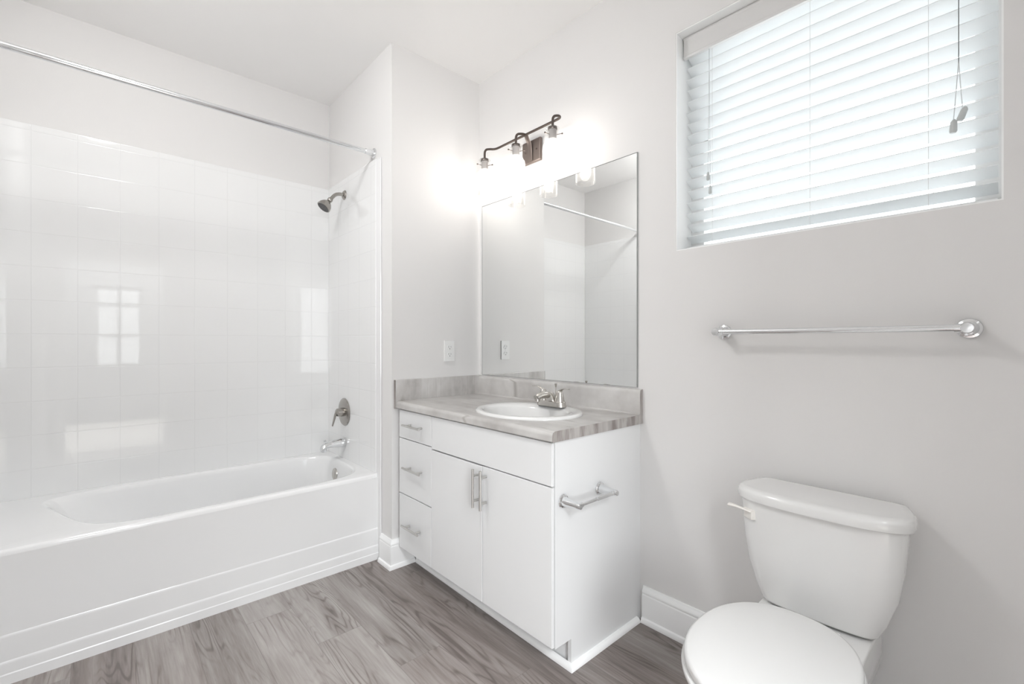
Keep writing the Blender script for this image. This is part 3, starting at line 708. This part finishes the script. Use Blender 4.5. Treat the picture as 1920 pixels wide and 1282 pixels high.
# ------------------------------------------------------------------ toilet
TX = 1.787
to = thing('toilet', 'white two-piece toilet with closed lid below the towel bar', 'toilet', (TX, -0.35, 0))
def tank_ring(wm, yb, yf, z, wb=0.885, wf=0.74, ym=0.115, bow=0.016):
    """plan outline: narrower back, widest a third of the way forward, angled front corners, gently bowed front"""
    Lf = (yb-ym)-yf; half = []
    for k in range(5):
        t = PI/2*k/4; half.append((wm*wb-0.016+0.016*math.sin(t), yb-0.014+0.014*math.cos(t)))
    for k in range(1, 4):
        t = k/4; half.append((wm*(wb+(1-wb)*math.sin(t*PI/2)), yb-0.014+(0.014-ym)*t))
    for k in range(25):
        t = PI/2*k/24; c, q_ = math.cos(t), math.sin(t); e = 2/2.7
        half.append((wm*c**e if k < 24 else 0.0, yb-ym-Lf*q_**e))
    poly = half + [(-x, y) for x, y in reversed(half[:-1])]
    return [(TX+0.008+x, y, z) for x, y in poly]
s = Shape()
tank = [(0.126, -0.046, -0.176, 0.3735), (0.138, -0.041, -0.184, 0.3755), (0.147, -0.037, -0.190, 0.383), (0.164, -0.034, -0.197, 0.42), (0.187, -0.032, -0.205, 0.49), (0.199, -0.031, -0.211, 0.57), (0.205, -0.030, -0.215, 0.63), (0.208, -0.030, -0.217, 0.682)]
s.loft([tank_ring(*t) for t in tank]); add('tank', s, M['porcelain'], to, angle=50)
s = Shape()
lid = [(0.211, -0.026, -0.222, 0.6825), (0.219, -0.021, -0.231, 0.686), (0.2205, -0.020, -0.233, 0.694), (0.2205, -0.020, -0.233, 0.706), (0.2175, -0.022, -0.230, 0.7135), (0.211, -0.027, -0.223, 0.7185), (0.195, -0.038, -0.207, 0.7205)]
s.loft([tank_ring(*t) for t in lid]); add('tank_lid', s, M['porcelain'], to, angle=50)
s = Shape(); s.lathe([(0.05, 0.3655), (0.05, 0.3735)], (TX+0.008, -0.115, 0), (0, 0, 1), 28); add('gasket', s, M['greyrubber'], to, label='dark rubber gasket under the tank')
# flush lever on the left front corner
lvr = Shape(); lvr.box(-0.019, 0.019, -0.011, 0.012, -0.015, 0.015, 0.003)
rot = Matrix.Translation((TX-0.160, -0.193, 0.639)) @ Matrix.Rotation(math.radians(-36), 4, 'Z')
bmesh.ops.transform(lvr.bm, matrix=rot, verts=lvr.bm.verts)
pth = smooth_path([(TX-0.152, -0.209, 0.649), (TX-0.178, -0.205, 0.652), (TX-0.202, -0.199, 0.6525), (TX-0.226, -0.190, 0.650)], 5); nn = len(pth)
lvr.tube(pth, [0.006 + 0.004*max(0, (i/(nn-1)-0.45))*1.6 for i in range(nn)], 12, up=(0, 0, 1), flat=[(0.6, 1.0)]*nn)
add('flush_lever', lvr, M['offwhite'], to, label='almond plastic flush lever')
# bowl, pedestal and deck
def egg(cx, cy, hw, lf, lb, z, n=56, e=2.0):
    out = []
    for k in range(n):
        t = 2*PI*k/n; c, q_ = math.cos(t), math.sin(t); L_ = lb if q_ > 0 else lf; ee = 2/e if q_ > 0 else 1.0
        out.append((cx+hw*abs(c)**(ee)*(1 if c > 0 else -1), cy+L_*abs(q_)**ee*(1 if q_ > 0 else -1), z))
    return out
s = Shape()
s.loft([egg(TX, -0.36, 0.105, 0.20, 0.24, 0.0), egg(TX, -0.36, 0.108, 0.205, 0.245, 0.02), egg(TX, -0.37, 0.098, 0.185, 0.235, 0.06), egg(TX, -0.39, 0.098, 0.20, 0.22, 0.16), egg(TX, -0.43, 0.125, 0.24, 0.22, 0.25), egg(TX, -0.465, 0.160, 0.262, 0.22, 0.32), egg(TX, -0.475, 0.172, 0.268, 0.225, 0.365), egg(TX, -0.475, 0.174, 0.268, 0.205, 0.386), egg(TX, -0.475, 0.170, 0.264, 0.202, 0.3905)])
# deck under the tank
dk = [(0.075, -0.045, -0.22, 0.05), (0.085, -0.045, -0.25, 0.14), (0.122, -0.040, -0.30, 0.20), (0.139, -0.036, -0.33, 0.25), (0.143, -0.034, -0.34, 0.30), (0.143, -0.034, -0.34, 0.360), (0.138, -0.038, -0.336, 0.3655)]
rings = []
for hw, yb, yf, z in dk:
    r = 0.02; pts = []
    for cx_, cy_, a0 in ((hw-r, yb-r, 0), (-hw+r, yb-r, 90), (-hw+r, yf+r, 180), (hw-r, yf+r, 270)):
        for k in range(5):
            a = math.radians(a0+90*k/4); pts.append((TX+cx_+r*math.cos(a), cy_+r*math.sin(a), z))
    rings.append(pts)
s.loft(rings); add('bowl', s, M['porcelain'], to, angle=50)
s = Shape()
SE = (TX, -0.512, 0.184, 0.243, 0.238)
def seat_ring(k, z): return egg(SE[0], SE[1], SE[2]*k, SE[3]*k, SE[4]*k, z, 64, 2.3)
s.loft([seat_ring(0.97, 0.3925), seat_ring(1.0, 0.396), seat_ring(1.005, 0.404), seat_ring(0.99, 0.4095)]); add('seat', s, M['seat'], to, angle=60)
s = Shape()
s.loft([seat_ring(0.955, 0.4105), seat_ring(0.972, 0.4135), seat_ring(0.972, 0.424), seat_ring(0.962, 0.4295), seat_ring(0.93, 0.4325), seat_ring(0.80, 0.4345), seat_ring(0.45, 0.4355)])
add('seat_lid', s, M['seat'], to, angle=60)
for k in (-1, 1):
    s = Shape(); s.box(TX+k*0.070-0.022, TX+k*0.070+0.022, -0.290, -0.262, 0.3640, 0.4090, 0.006); add('hinge', s, M['plastic'], to)

# ------------------------------------------------------------------ ceiling lamp (overhead, out of frame)
cl = thing('ceiling_lamp', 'round white flush ceiling lamp over the middle of the bathroom', 'ceiling lamp', (0.44, -1.7, H))
s = Shape(); s.lathe([(0.17, 0), (0.175, -0.012), (0.165, -0.030), (0.155, -0.032)], (0.44, -1.7, H), (0, 0, 1), 40); add('rim', s, M['trim'], cl)
s = Shape(); s.lathe([(0.155, -0.030), (0.150, -0.060), (0.125, -0.095), (0.08, -0.118), (0.035, -0.127), (0.0, -0.129)], (0.44, -1.7, H), (0, 0, 1), 40, cap0=False); add('diffuser', s, M['diffuser'], cl)
